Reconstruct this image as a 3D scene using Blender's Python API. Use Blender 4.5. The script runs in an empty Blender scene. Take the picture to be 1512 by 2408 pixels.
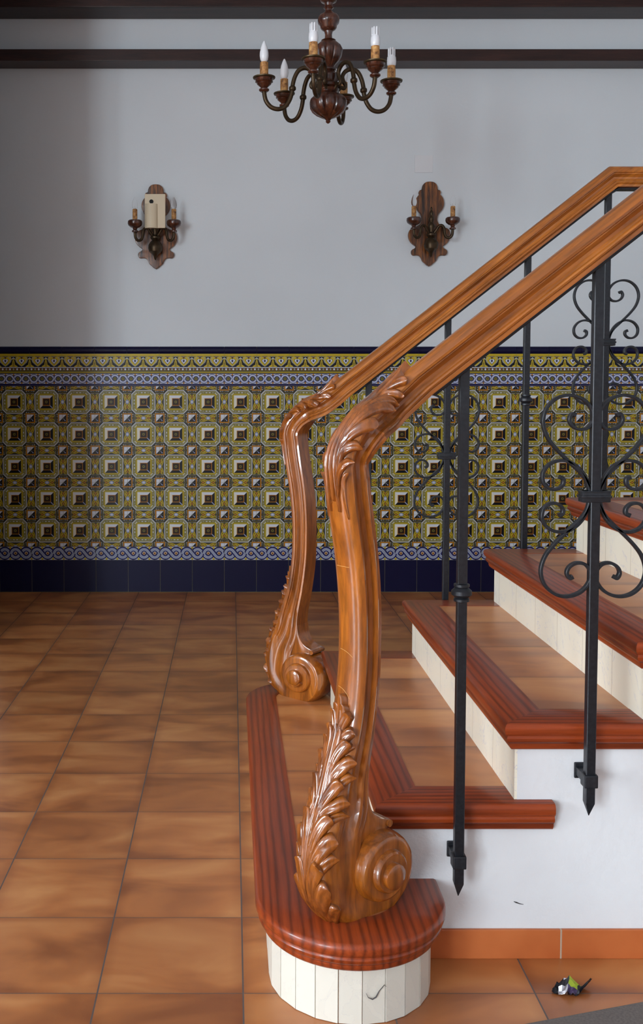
import bpy, bmesh, math, random
from mathutils import Vector, Matrix
random.seed(4)
SC = bpy.context.scene; COL = SC.collection
PI = math.pi

# ------------------------------------------------------------------ camera
F, H, PX, PY = 2370.0, 1.24, 545.0, 1045.0
PITCH = math.atan(120 / F); CP, SP = math.cos(PITCH), math.sin(PITCH)
cam_d = bpy.data.cameras.new('camera'); cam = bpy.data.objects.new('camera', cam_d); COL.objects.link(cam)
cam.location = (0, 0, H); cam.rotation_euler = (PI / 2 - PITCH, 0, 0)
cam_d.sensor_fit = 'VERTICAL'; cam_d.sensor_height = 36; cam_d.sensor_width = 36
cam_d.lens = F * 36 / 2408
cam_d.shift_x = (756 - PX) / 2408; cam_d.shift_y = (PY - 1204) / 2408
cam_d.clip_start = 0.05; cam_d.clip_end = 60
SC.camera = cam

def atY(px, py, Y):
    a, b = (px - PX) / F, (PY - py) / F
    d = (a, b * SP + CP, b * CP - SP); k = Y / d[1]
    return Vector((d[0] * k, Y, H + d[2] * k))

# ------------------------------------------------------------------ helpers
def lin(c):
    c = c / 255.0
    return c / 12.92 if c <= .04045 else ((c + .055) / 1.055) ** 2.4
def rgb(r, g, b): return (lin(r), lin(g), lin(b), 1)

def tag(o, label=None, cat=None, group=None, kind=None):
    if label: o['label'] = label
    if cat: o['category'] = cat
    if group: o['group'] = group
    if kind: o['kind'] = kind
    return o
def empty(name, loc, label=None, cat=None, group=None):
    o = bpy.data.objects.new(name, None); o.location = loc; COL.objects.link(o)
    o.empty_display_size = .05
    return tag(o, label, cat, group)
def link(name, me, mats, parent=None, world=True):
    if not isinstance(mats, (list, tuple)): mats = [mats]
    for m in mats: me.materials.append(m)
    o = bpy.data.objects.new(name, me); COL.objects.link(o)
    if parent is not None:
        o.parent = parent
        if world:  # vertices are given in world space
            q = parent; off = Vector((0, 0, 0))
            while q is not None: off += Vector(q.location); q = q.parent
            for v in me.vertices: v.co -= off
    return o
def fin(bm, smooth=None):
    bmesh.ops.recalc_face_normals(bm, faces=bm.faces)
    if smooth is not None:
        lim = math.radians(smooth)
        for f_ in bm.faces: f_.smooth = True
        for e in bm.edges:
            if len(e.link_faces) == 2:
                if e.calc_face_angle(0) > lim: e.smooth = False
            else: e.smooth = True
    me = bpy.data.meshes.new('mesh'); bm.to_mesh(me); bm.free()
    return me
def box(bm, x0, x1, y0, y1, z0, z1, bev=0):
    b2 = bmesh.new()
    vs = [b2.verts.new((x, y, z)) for x in (x0, x1) for y in (y0, y1) for z in (z0, z1)]
    for q in ((0, 1, 3, 2), (4, 6, 7, 5), (0, 4, 5, 1), (2, 3, 7, 6), (0, 2, 6, 4), (1, 5, 7, 3)):
        b2.faces.new([vs[i] for i in q])
    if bev: bmesh.ops.bevel(b2, geom=b2.edges[:], offset=bev, segments=2, affect='EDGES', profile=.6)
    merge(bm, b2)
def merge(bm, b2, mat=None):
    m = {}
    for v in b2.verts: m[v] = bm.verts.new(mat @ v.co if mat else v.co)
    for f_ in b2.faces:
        try:
            g = bm.faces.new([m[v] for v in f_.verts]); g.material_index = f_.material_index
        except ValueError: pass
    b2.free()
def prism(bm, pts, axis_fn, d0, d1, bev=0, segs=2):
    """pts: 2d polygon; axis_fn(a,b,d)->3d"""
    b2 = bmesh.new()
    lo = [b2.verts.new(axis_fn(a, b, d0)) for a, b in pts]
    hi = [b2.verts.new(axis_fn(a, b, d1)) for a, b in pts]
    n = len(pts)
    f1 = b2.faces.new(lo); f2 = b2.faces.new(hi)
    for i in range(n): b2.faces.new((lo[i], lo[(i + 1) % n], hi[(i + 1) % n], hi[i]))
    bmesh.ops.recalc_face_normals(b2, faces=b2.faces)
    if bev: bmesh.ops.bevel(b2, geom=list(f2.edges), offset=bev, segments=segs, affect='EDGES', profile=.6)
    merge(bm, b2)
def lathe(bm, prof, c, n=32, lobes=0, lobe_amp=0, lobe_rng=None):
    """prof: list (r, z) ; c centre; axis z"""
    rings = []
    for r, z in prof:
        row = []
        for k in range(n):
            a = 2 * PI * k / n; rr = max(r, 1e-5)
            if lobes and lobe_rng[0] < z < lobe_rng[1]:
                rr *= 1 - lobe_amp * (1 - abs(math.sin(a * lobes / 2))) ** 3
            row.append(bm.verts.new((c[0] + rr * math.cos(a), c[1] + rr * math.sin(a), c[2] + z)))
        rings.append(row)
    for i in range(len(rings) - 1):
        for k in range(n):
            bm.faces.new((rings[i][k], rings[i][(k + 1) % n], rings[i + 1][(k + 1) % n], rings[i + 1][k]))
    bm.faces.new(rings[0]); bm.faces.new(rings[-1])
def crm(P, sub=8, closed=False):
    """catmull-rom through tuples of any length"""
    n = len(P); out = []
    rng = range(n if closed else n - 1)
    for i in rng:
        g = (lambda k: P[k % n]) if closed else (lambda k: P[min(max(k, 0), n - 1)])
        a, b, c, d = g(i - 1), g(i), g(i + 1), g(i + 2)
        for s in range(sub):
            t = s / sub
            out.append(tuple(.5 * ((2 * b[j]) + (-a[j] + c[j]) * t + (2 * a[j] - 5 * b[j] + 4 * c[j] - d[j]) * t * t
                                   + (-a[j] + 3 * b[j] - 3 * c[j] + d[j]) * t ** 3) for j in range(len(b))))
    if not closed: out.append(tuple(P[-1]))
    return out
def tube(bm, pts, rad, n=10, cap=True):
    pts = [Vector(p) for p in pts]; m = len(pts)
    if not isinstance(rad, (list, tuple)): rad = [rad] * m
    t0 = (pts[1] - pts[0]).normalized()
    ref = Vector((0, 0, 1)) if abs(t0.z) < .9 else Vector((0, 1, 0))
    nrm = t0.cross(ref).normalized(); rings = []
    for i in range(m):
        t = (pts[min(i + 1, m - 1)] - pts[max(i - 1, 0)]).normalized()
        nrm = (nrm - t * nrm.dot(t)).normalized(); bi = t.cross(nrm)
        rings.append([bm.verts.new(pts[i] + (nrm * math.cos(2 * PI * k / n) + bi * math.sin(2 * PI * k / n)) * rad[i]) for k in range(n)])
    for i in range(m - 1):
        for k in range(n): bm.faces.new((rings[i][k], rings[i][(k + 1) % n], rings[i + 1][(k + 1) % n], rings[i + 1][k]))
    if cap: bm.faces.new(rings[0]); bm.faces.new(rings[-1])
def ribbon(bm, pts, th, wd, ynorm=Vector((0, 1, 0))):
    """flat bar swept in the XZ plane; th in plane (list), wd across"""
    m = len(pts); rings = []
    if not isinstance(th, (list, tuple)): th = [th] * m
    for i in range(m):
        t = (pts[min(i + 1, m - 1)] - pts[max(i - 1, 0)]).normalized(); nn = ynorm.cross(t).normalized()
        w2, t2 = wd / 2, th[i] / 2; c = min(t2, w2) * .35
        sec = [(-w2, -t2 + c), (-w2 + c, -t2), (w2 - c, -t2), (w2, -t2 + c), (w2, t2 - c), (w2 - c, t2), (-w2 + c, t2), (-w2, t2 - c)]
        rings.append([bm.verts.new(pts[i] + ynorm * a + nn * b) for a, b in sec])
    for i in range(m - 1):
        for k in range(8): bm.faces.new((rings[i][k], rings[i][(k + 1) % 8], rings[i + 1][(k + 1) % 8], rings[i + 1][k]))
    bm.faces.new(rings[0]); bm.faces.new(rings[-1])

# ------------------------------------------------------------------ materials
class NT:
    def __init__(s, name, rough=.5, **kw):
        s.m = bpy.data.materials.new(name); s.m.use_nodes = True; s.n = s.m.node_tree
        s.b = s.n.nodes['Principled BSDF']; s.b.inputs['Roughness'].default_value = rough
        for k, v in kw.items(): s.b.inputs[k].default_value = v
    def node(s, t, **kw):
        n = s.n.nodes.new(t)
        for k, v in kw.items():
            if k in n.inputs: n.inputs[k].default_value = v
            else: setattr(n, k, v)
        return n
    def l(s, a, b): s.n.links.new(a, b)
    def coord(s, scale=(1, 1, 1), rot=(0, 0, 0), obj=True):
        src = s.node('ShaderNodeTexCoord').outputs['Object'] if obj else s.node('ShaderNodeNewGeometry').outputs['Position']
        if any(rot):
            m0 = s.node('ShaderNodeMapping'); m0.inputs['Rotation'].default_value = rot; s.l(src, m0.inputs['Vector']); src = m0.outputs[0]
        mp = s.node('ShaderNodeMapping'); mp.inputs['Scale'].default_value = scale
        s.l(src, mp.inputs['Vector'])
        return mp.outputs[0]
    def noise(s, vec, scale, detail=4, rough=.5, dist=0):
        n = s.node('ShaderNodeTexNoise', Scale=scale, Detail=detail, Roughness=rough, Distortion=dist)
        s.l(vec, n.inputs['Vector']); return n.outputs['Fac']
    def ramp(s, fac, stops):
        r = s.node('ShaderNodeValToRGB'); e = r.color_ramp.elements
        while len(e) < len(stops): e.new(.5)
        for i, (p, c) in enumerate(stops): e[i].position = p; e[i].color = c
        s.l(fac, r.inputs[0]); return r.outputs[0]
    def math(s, op, a, b=None, c=None):
        n = s.node('ShaderNodeMath', operation=op)
        for i, v in enumerate((a, b, c)):
            if v is None: continue
            if isinstance(v, (int, float)): n.inputs[i].default_value = v
            else: s.l(v, n.inputs[i])
        return n.outputs[0]
    def mix(s, fac, a, b, blend='MIX'):
        n = s.node('ShaderNodeMix', data_type='RGBA', blend_type=blend)
        for sock, v in ((n.inputs['Factor'], fac), (n.inputs['A'] if False else n.inputs[6], a), (n.inputs[7], b)):
            if isinstance(v, (int, float)): sock.default_value = v
            elif isinstance(v, tuple): sock.default_value = v
            else: s.l(v, sock)
        return n.outputs[2]
    def bump(s, hgt, strength=.2, dist=.01):
        n = s.node('ShaderNodeBump', Strength=strength, Distance=dist); s.l(hgt, n.inputs['Height'])
        s.l(n.outputs[0], s.b.inputs['Normal'])
    def base(s, c):
        if isinstance(c, tuple): s.b.inputs['Base Color'].default_value = c
        else: s.l(c, s.b.inputs['Base Color'])

def wood(name, dark, mid, light, rot=(0, 0, 0), stretch=(14, 14, 1.2), rough=.3, coat=.5, scale=1.0, contrast=(.3, .7), bump=.05, world=False):
    w = NT(name, rough); w.b.inputs['Coat Weight'].default_value = coat; w.b.inputs['Coat Roughness'].default_value = .07; w.b.inputs['Specular IOR Level'].default_value = .4
    v = w.coord(stretch, rot, not world)
    n1 = w.noise(v, 3 * scale, 5, .55, .8); n2 = w.noise(v, 14 * scale, 4, .6, .2)
    c = w.ramp(n1, [(contrast[0], dark), (.5, mid), (contrast[1], light)])
    g = w.ramp(n2, [(.35, (.62, .62, .62, 1)), (.6, (1, 1, 1, 1))])
    w.base(w.mix(1.0, c, g, 'MULTIPLY')); w.bump(n2, bump, .004)
    return w.m
def plain(name, col, rough=.5, metal=0, coat=0, noise=0):
    w = NT(name, rough, Metallic=metal); w.b.inputs['Coat Weight'].default_value = coat
    if noise:
        n = w.noise(w.coord((1, 1, 1)), noise, 4)
        d = tuple(x * .72 for x in col[:3]) + (1,)
        w.base(w.ramp(n, [(.35, d), (.65, col)]))
    else: w.base(col)
    return w.m

def pine(name, rotz):
    """red-brown varnished pine with dark growth lines, long axis along local X after rotation"""
    w = NT(name, .38); w.b.inputs['Coat Weight'].default_value = .3; w.b.inputs['Coat Roughness'].default_value = .12; w.b.inputs['Specular IOR Level'].default_value = .3
    v = w.coord((.55, 7, 7), (0, 0, rotz), False)
    n0 = w.noise(v, 1.4, 2, .5, .3)
    wv = w.node('ShaderNodeTexWave', wave_type='BANDS', bands_direction='Y', Scale=2.4, Distortion=5, Detail=2.5)
    wv.inputs['Detail Scale'].default_value = 1.0
    w.l(v, wv.inputs['Vector'])
    f2 = w.noise(w.coord((4, 90, 90), (0, 0, rotz), False), 2, 3, .6)
    c = w.ramp(wv.outputs['Fac'], [(.1, rgb(164, 68, 26)), (.75, rgb(138, 55, 22)), (.98, rgb(98, 38, 17))])
    c2 = w.mix(.4, c, w.ramp(n0, [(.3, rgb(108, 42, 20)), (.7, rgb(172, 76, 32))]))
    g = w.ramp(f2, [(.3, (.74, .72, .72, 1)), (.65, (1, 1, 1, 1))])
    w.base(w.mix(1.0, c2, g, 'MULTIPLY')); w.bump(f2, .05, .002)
    return w.m

M = {}
def make_mats():
    # wall plaster
    w = NT('white_plaster', .75); v = w.coord(obj=False)
    n = w.noise(v, 1.1, 3); n2 = w.noise(v, 60, 3)
    w.base(w.ramp(n, [(.3, rgb(213, 217, 220)), (.7, rgb(220, 224, 227))])); w.bump(n2, .12, .004); M['wall'] = w.m
    w = NT('rough_plaster', .8); v = w.coord(obj=False)
    n = w.noise(v, 3, 3); n2 = w.noise(v, 45, 4, .6)
    w.base(w.ramp(n, [(.3, rgb(222, 222, 224)), (.7, rgb(232, 232, 233))])); w.bump(n2, .3, .006); M['rough'] = w.m
    # terracotta floor
    def terra(name, grid, x0, y0, pitch=.302, px=None, groutw=.0017, bright=1.0, zgrid=False, seed=0.0):
        w = NT(name, .3); w.b.inputs['Coat Weight'].default_value = .18; w.b.inputs['Coat Roughness'].default_value = .28
        g = w.node('ShaderNodeNewGeometry'); sp = w.node('ShaderNodeSeparateXYZ'); w.l(g.outputs['Position'], sp.inputs[0])
        u = w.math('DIVIDE', w.math('SUBTRACT', sp.outputs[0], x0), px or pitch)
        vv = w.math('DIVIDE', w.math('SUBTRACT', sp.outputs[1], y0), pitch)
        cu, cv = w.math('FLOOR', u), w.math('FLOOR', vv)
        du = w.math('ABSOLUTE', w.math('SUBTRACT', u, w.math('ROUND', u)))
        dv = w.math('ABSOLUTE', w.math('SUBTRACT', vv, w.math('ROUND', vv)))
        cb = w.node('ShaderNodeCombineXYZ'); w.l(cu, cb.inputs[0]); w.l(cv, cb.inputs[1]); cb.inputs[2].default_value = seed
        wn = w.node('ShaderNodeTexWhiteNoise', noise_dimensions='3D'); w.l(cb.outputs[0], wn.inputs['Vector'])
        ad = w.node('ShaderNodeVectorMath', operation='MULTIPLY_ADD'); w.l(wn.outputs['Color'], ad.inputs[0])
        ad.inputs[1].default_value = (9, 9, 9); w.l(g.outputs['Position'], ad.inputs[2])
        mp = w.node('ShaderNodeMapping'); mp.inputs['Scale'].default_value = (.75, 1.5, 1.5); w.l(ad.outputs[0], mp.inputs['Vector'])
        n1 = w.noise(mp.outputs[0], 4.2, 3, .5, .6); n2 = w.noise(mp.outputs[0], 60, 3, .6)
        c = w.ramp(n1, [(.32, rgb(156 * bright, 92 * bright, 50 * bright)), (.5, rgb(194 * bright, 122 * bright, 68 * bright)), (.68, rgb(214 * bright, 148 * bright, 90 * bright))])
        tint = w.ramp(wn.outputs['Value'], [(0, (.84, .82, .80, 1)), (1, (1.0, 1.0, 1.0, 1))])
        c = w.mix(1.0, c, tint, 'MULTIPLY')
        # darker fired edge of each tile
        ed = w.math('MINIMUM', w.math('SUBTRACT', .5, du), w.math('SUBTRACT', .5, dv))
        gr = w.math('MINIMUM', du, dv)
        edge = w.ramp(gr, [(0, (.80, .74, .70, 1)), (.09, (1, 1, 1, 1))])
        c = w.mix(1.0, c, edge, 'MULTIPLY')
        msk = w.math('MINIMUM', w.math('MULTIPLY', du, 1.0), w.math('MULTIPLY', dv, 1.5))
        isg = w.math('LESS_THAN', msk, groutw / pitch)
        w.base(w.mix(isg, c, rgb(92, 80, 76)))
        r = w.math('MULTIPLY_ADD', isg, .5, .27); rr = w.math('MULTIPLY_ADD', n1, .16, r); w.l(rr, w.b.inputs['Roughness'])
        w.bump(w.math('MULTIPLY_ADD', isg, -1.0, w.math('MULTIPLY', n2, .12)), .25, .003)
        return w.m
    M['floor'] = terra('terracotta_floor', True, .0235, 2.0253)
    M['tread'] = terra('terracotta_tread', True, -50, 2.19, pitch=.302, px=99.0, groutw=.0016, bright=1.02, seed=3.0)
    M['tread1'] = M['tread']
    w = NT('terracotta_skirting', .4); g = w.node('ShaderNodeNewGeometry'); sp = w.node('ShaderNodeSeparateXYZ'); w.l(g.outputs['Position'], sp.inputs[0])
    u = w.math('DIVIDE', w.math('SUBTRACT', sp.outputs[0], .722), .302)
    du = w.math('ABSOLUTE', w.math('SUBTRACT', u, w.math('ROUND', u)))
    n1 = w.noise(w.coord((1, 1, 1), obj=False), 6, 3)
    c = w.ramp(n1, [(.3, rgb(176, 88, 42)), (.7, rgb(200, 112, 60))])
    w.base(w.mix(w.math('LESS_THAN', du, .006), c, rgb(180, 160, 140))); M['skirt'] = w.m
    # woods
    M['rail'] = wood('varnished_rail_wood', rgb(126, 68, 18), rgb(160, 90, 28), rgb(188, 114, 42), rot=(0, math.radians(38), 0), stretch=(.7, 9, 9), scale=1.0, coat=.55, world=True, rough=.42)
    M['newel'] = wood('varnished_newel_wood', rgb(126, 66, 14), rgb(162, 88, 22), rgb(186, 108, 32), stretch=(7, 7, .9), scale=1.0, coat=1.0, world=True, rough=.34)
    M['leaf'] = wood('carved_leaf_wood', rgb(106, 52, 14), rgb(146, 78, 22), rgb(174, 100, 34), stretch=(9, 9, 2), scale=1.2, coat=1.0, world=True, rough=.34)
    M['pine_y'] = pine('pine_along_y', PI / 2); M['pine_x'] = pine('pine_along_x', 0)
    M['beam'] = wood('dark_beam_wood', rgb(38, 18, 15), rgb(50, 25, 20), rgb(62, 34, 28), stretch=(1, 12, 12), rough=.45, coat=.1)
    M['walnut'] = wood('sconce_walnut', rgb(44, 24, 12), rgb(108, 62, 28), rgb(150, 90, 42), stretch=(16, 16, 1.2), scale=1.6, rough=.35, coat=.3, contrast=(.36, .62))
    M['redwood'] = wood('turned_red_wood', rgb(36, 18, 12), rgb(76, 38, 24), rgb(104, 58, 36), stretch=(6, 6, 2), scale=3, rough=.3, coat=.5)
    M['bronze'] = plain('aged_bronze', rgb(74, 58, 40), .42, .75, 0, 30)
    M['brass'] = plain('dull_brass', rgb(84, 68, 44), .45, .7, 0, 30)
    w = NT('wax_sleeve', .6); n = w.noise(w.coord((1, 1, 1)), 60, 4, .7)
    w.base(w.ramp(n, [(.35, rgb(96, 60, 26)), (.5, rgb(176, 122, 66)), (.7, rgb(214, 170, 104))])); M['wax'] = w.m
    M['bulbwhite'] = plain('opal_bulb', rgb(226, 228, 232), .3, 0, .3)
    w = NT('clear_bulb_glass', .03); w.b.inputs['Transmission Weight'].default_value = 1; w.b.inputs['IOR'].default_value = 1.1; w.base((1, 1, 1, 1)); M['glass'] = w.m
    w = NT('wrought_iron', .42, Metallic=.25); n = w.noise(w.coord((1, 1, 1)), 120, 3)
    w.base(w.ramp(n, [(.35, rgb(26, 29, 34)), (.7, rgb(38, 41, 47))])); w.bump(n, .15, .002); M['iron'] = w.m
    # marble-look riser tile
    w = NT('cream_riser_tile', .3); g = w.node('ShaderNodeNewGeometry'); sp = w.node('ShaderNodeSeparateXYZ'); w.l(g.outputs['Position'], sp.inputs[0])
    vv = w.math('DIVIDE', w.math('SUBTRACT', sp.outputs[1], 2.143), .2)
    dv = w.math('ABSOLUTE', w.math('SUBTRACT', vv, w.math('ROUND', vv)))
    n = w.noise(w.coord((1, 1.6, .9), (.6, 0, 0), obj=False), 7, 6, .6, 1.2)
    c = w.ramp(n, [(.492, rgb(243, 234, 214)), (.5, rgb(214, 210, 212)), (.508, rgb(243, 234, 214))])
    w.base(w.mix(w.math('LESS_THAN', dv, .006), c, rgb(196, 182, 158))); M['riser'] = w.m
    w = NT('cream_mosaic', .35); n = w.noise(w.coord((1, 1, 1), (0, .5, 0), obj=False), 9, 6, .6, 1.5)
    w.base(w.ramp(n, [(.49, rgb(218, 213, 200)), (.4998, rgb(212, 207, 196)), (.5005, rgb(184, 182, 186)), (.5012, rgb(216, 211, 198))])); M['mosaic'] = w.m
    M['mosgrout'] = plain('mosaic_grout', rgb(128, 122, 114), .8)
    M['navy'] = plain('navy_glaze', rgb(17, 15, 50), .42); M['navy'].node_tree.nodes['Principled BSDF'].inputs['Specular IOR Level'].default_value = .2
    M['plastic'] = plain('cream_plastic', rgb(216, 198, 168), .5)
    M['hole'] = plain('dark_hole', rgb(20, 18, 18), .8)
    M['plate'] = plain('white_plate', rgb(222, 222, 224), .6)
    M['frame'] = plain('window_paint', rgb(210, 206, 200), .5)
    M['mat'] = plain('grey_mat', rgb(108, 100, 96), .9, 0, 0, 200)
    M['dark'] = plain('scuff_dark', rgb(70, 66, 66), .8)
    M['scratch'] = plain('pale_scratch', rgb(206, 150, 84), .5)
make_mats()

# ------------------------------------------------------------------ room
WY = 6.25; XL, XR, YF, ZC = -5.2, 4.6, -6.0, 4.0
def struct(name, bm, mats, smooth=None):
    o = link(name, fin(bm, smooth), mats); o['kind'] = 'structure'; return o
bm = bmesh.new(); box(bm, XL - .2, XR + .2, YF - .2, WY + .2, -.2, 0); struct('floor', bm, M['floor'])
bm = bmesh.new(); box(bm, XL - .2, XR + .2, YF - .2, WY + .2, ZC, ZC + .2); struct('ceiling', bm, M['wall'])
bm = bmesh.new(); box(bm, XL, XR, WY, WY + .2, 0, ZC); struct('wall_back', bm, M['wall'])
bm = bmesh.new(); box(bm, XR, XR + .2, YF - .2, WY + .2, 0, ZC); struct('wall_right', bm, M['wall'])
def wall_open(name, axis, c0, c1, a0, a1, openings):
    bm = bmesh.new()
    def B(p0, p1, z0, z1):
        if p1 - p0 < 1e-4 or z1 - z0 < 1e-4: return
        if axis == 'x': box(bm, c0, c1, p0, p1, z0, z1)
        else: box(bm, p0, p1, c0, c1, z0, z1)
    cur = a0
    for (o0, o1, z0, z1) in openings:
        B(cur, o0, 0, ZC); B(o0, o1, 0, z0); B(o0, o1, z1, ZC); cur = o1
    B(cur, a1, 0, ZC)
    return struct(name, bm, M['wall'])
WIN_L = (-5.7, -4.4, .5, 3.3)      # in the left wall (y0,y1,z0,z1)
WIN_F = (-5.1, -3.8, .3, 3.2)      # in the wall behind the camera (x0,x1,z0,z1)
WIN_S = (-.9, .9, .7, 2.5)
wall_open('wall_left', 'x', XL - .2, XL, YF - .2, WY, [WIN_L, WIN_S])
wall_open('wall_front', 'y', YF - .2, YF, XL, XR, [WIN_F])
bm = bmesh.new(); box(bm, XL, -2.72, 2.0, 2.12, 0, ZC); struct('wall_light_blocker', bm, M['wall'])  # unseen stub wall added to keep side window light off the back wall
# unseen partition, added so its edge shades the left of the back wall
bm = bmesh.new(); box(bm, XL, -1.205, 4.95, 5.05, 0, ZC); struct('wall_shadow_blocker', bm, M['wall'])
def win(name, axis, w):
    bm = bmesh.new(); t = .06
    def B(p0, p1, z0, z1):
        if axis == 'x': box(bm, XL - .14, XL - .08, p0, p1, z0, z1, .004)
        else: box(bm, p0, p1, YF - .14, YF - .08, z0, z1, .004)
    a, b, z0, z1 = w
    B(a, a + t, z0, z1); B(b - t, b, z0, z1); B(a + t, b - t, z0, z0 + t); B(a + t, b - t, z1 - t, z1)
    for k in (1,): m = a + (b - a) * k / 2; B(m - .04, m + .04, z0 + t, z1 - t)
    struct(name, bm, M['frame'])
win('window_1', 'x', WIN_L); win('window_2', 'y', WIN_F); win('window_3', 'x', WIN_S)
# electrical blank cover set flush into the wall
bm = bmesh.new(); p0 = atY(975, 406, WY); p1 = atY(1018, 365, WY)
box(bm, p0.x, p1.x, WY - .004, WY, p0.z, p1.z, .0015)
o = link('blank_cover', fin(bm), M['plate']); tag(o, 'flush white square blank cover plate on the wall above the right wall lamp', 'cover plate')

# ---- painted ceramic dado --------------------------------------------------
PAL = [('glaze_black', (16, 15, 26)), ('glaze_navy', (30, 28, 78)), ('glaze_yellow', (204, 176, 34)), ('glaze_ochre', (186, 122, 24)),
       ('glaze_white', (216, 218, 226)), ('glaze_cream', (226, 220, 204)), ('glaze_lavender', (156, 164, 202)), ('glaze_olive', (130, 120, 50)),
       ('glaze_grey', (158, 158, 146)), ('glaze_brown', (46, 28, 16)), ('tile_grout', (128, 122, 84)), ('glaze_shade_green', (72, 66, 40))]
DM = []
for nme, c in PAL:
    DM.append(plain(nme, rgb(*c), .36 if nme != 'tile_grout' else .7)); DM[-1].node_tree.nodes['Principled BSDF'].inputs['Specular IOR Level'].default_value = .25
K, NV, YE, OC, WH, CR, LA, OL, GY, BR, GR, OLD = range(12)
class Paint:
    def __init__(s, y0): s.bm = bmesh.new(); s.y0 = y0
    def poly(s, pts, mat, layer):
        f_ = s.bm.faces.new([s.bm.verts.new((x, s.y0 - layer * .00022, z)) for x, z in pts]); f_.material_index = mat
    def rect(s, x0, x1, z0, z1, mat, layer): s.poly([(x0, z0), (x1, z0), (x1, z1), (x0, z1)], mat, layer)
    def ell(s, cx, cz, rx, rz, mat, layer, n=14):
        s.poly([(cx + rx * math.cos(2 * PI * k / n), cz + rz * math.sin(2 * PI * k / n)) for k in range(n)], mat, layer)
    def strip(s, pts, w, mat, layer):
        L, R = [], []
        n = len(pts)
        for i, (x, z) in enumerate(pts):
            a, b = pts[max(i - 1, 0)], pts[min(i + 1, n - 1)]
            dx, dz = b[0] - a[0], b[1] - a[1]; d = math.hypot(dx, dz) or 1
            ww = w[i] if isinstance(w, list) else w
            L.append((x - dz / d * ww / 2, z + dx / d * ww / 2)); R.append((x + dz / d * ww / 2, z - dx / d * ww / 2))
        for i in range(n - 1): s.poly([L[i], L[i + 1], R[i + 1], R[i]], mat, layer)
    def done(s, name, th, x0, x1, z0, z1, back):
        box(s.bm, x0, x1, s.y0, s.y0 + th, z0, z1)
        s.bm.faces.ensure_lookup_table()
        for f_ in s.bm.faces[-6:]: f_.material_index = back
        for f_ in s.bm.faces:
            if f_.normal.y > 0 and len(f_.verts) and all(abs(v.co.y - (s.y0 + th)) > 1e-6 for v in f_.verts): f_.normal_flip()
        me = bpy.data.meshes.new('mesh'); s.bm.to_mesh(me); s.bm.free()
        return me
TP = .2002; TX0 = -.1007 + 0.0
# joint lines through x such that px 298.8@820 -> X
TXJ = atY(300.3, 1100, WY).x
DX0 = TXJ - 14 * TP; NCOL = 40; DX1 = DX0 + NCOL * TP
DX0v, DX1v = DX0, DX1
ROWZ = .286
def octo(cx, cz, r, cut):
    return [(cx - r + cut, cz - r), (cx + r - cut, cz - r), (cx + r, cz - r + cut), (cx + r, cz + r - cut), (cx + r - cut, cz + r), (cx - r + cut, cz + r), (cx - r, cz + r - cut), (cx - r, cz - r + cut)]
def square(cx, cz, r): return [(cx - r, cz - r), (cx + r, cz - r), (cx + r, cz + r), (cx - r, cz + r)]
P = Paint(WY - .006)
S = TP
P.rect(DX0, DX1, ROWZ, ROWZ + 5 * TP, OLD, 1)
for i in range(NCOL):
    for j in range(5):
        cx, cz = DX0 + (i + .5) * S, ROWZ + (j + .5) * S
        P.poly(octo(cx, cz, .388 * S, .13 * S), K, 2)
        P.poly(octo(cx, cz, .368 * S, .125 * S), WH, 3)
        P.poly(octo(cx, cz, .350 * S, .12 * S), OL, 4)
        P.poly(octo(cx, cz, .335 * S, .115 * S), GY, 5)
        P.poly(octo(cx, cz, .322 * S, .11 * S), OL, 6)
        # beads in the octagon band
        for k in range(4):
            ca, sa = ((1, 0), (0, 1), (-1, 0), (0, -1))[k]
            for t in (-.15, -.05, .05, .15):
                x, z = cx + (ca * .285 - sa * t) * S, cz + (sa * .285 + ca * t) * S
                P.ell(x, z, (.013 + .024 * abs(sa)) * S, (.013 + .024 * abs(ca)) * S, GY if abs(t) > .1 else WH, 7, 6)
            a = PI / 4 + k * PI / 2
            x, z = cx + math.cos(a) * .345 * S, cz + math.sin(a) * .345 * S
            P.strip([(x - math.sin(a) * .05 * S, z + math.cos(a) * .05 * S), (x + math.sin(a) * .05 * S, z - math.cos(a) * .05 * S)], .018 * S, WH, 7)
        P.poly(square(cx, cz, .245 * S), YE, 8); P.poly(square(cx, cz, .228 * S), OL, 9); P.poly(square(cx, cz, .213 * S), YE, 10)
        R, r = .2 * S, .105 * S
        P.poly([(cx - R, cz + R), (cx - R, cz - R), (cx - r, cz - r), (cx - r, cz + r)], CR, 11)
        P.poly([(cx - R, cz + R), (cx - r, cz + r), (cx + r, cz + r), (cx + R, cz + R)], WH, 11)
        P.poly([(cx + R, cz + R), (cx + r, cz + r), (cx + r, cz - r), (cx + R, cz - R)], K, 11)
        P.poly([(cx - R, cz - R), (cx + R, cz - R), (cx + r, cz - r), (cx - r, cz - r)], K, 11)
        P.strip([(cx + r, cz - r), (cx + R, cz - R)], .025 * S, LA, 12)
        P.poly(square(cx, cz, .116 * S), OC, 13); P.poly(square(cx, cz, .098 * S), BR, 14)
        P.ell(cx, cz, .042 * S, .042 * S, OL, 15, 8); P.ell(cx, cz, .022 * S, .022 * S, BR, 16, 6)
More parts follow.
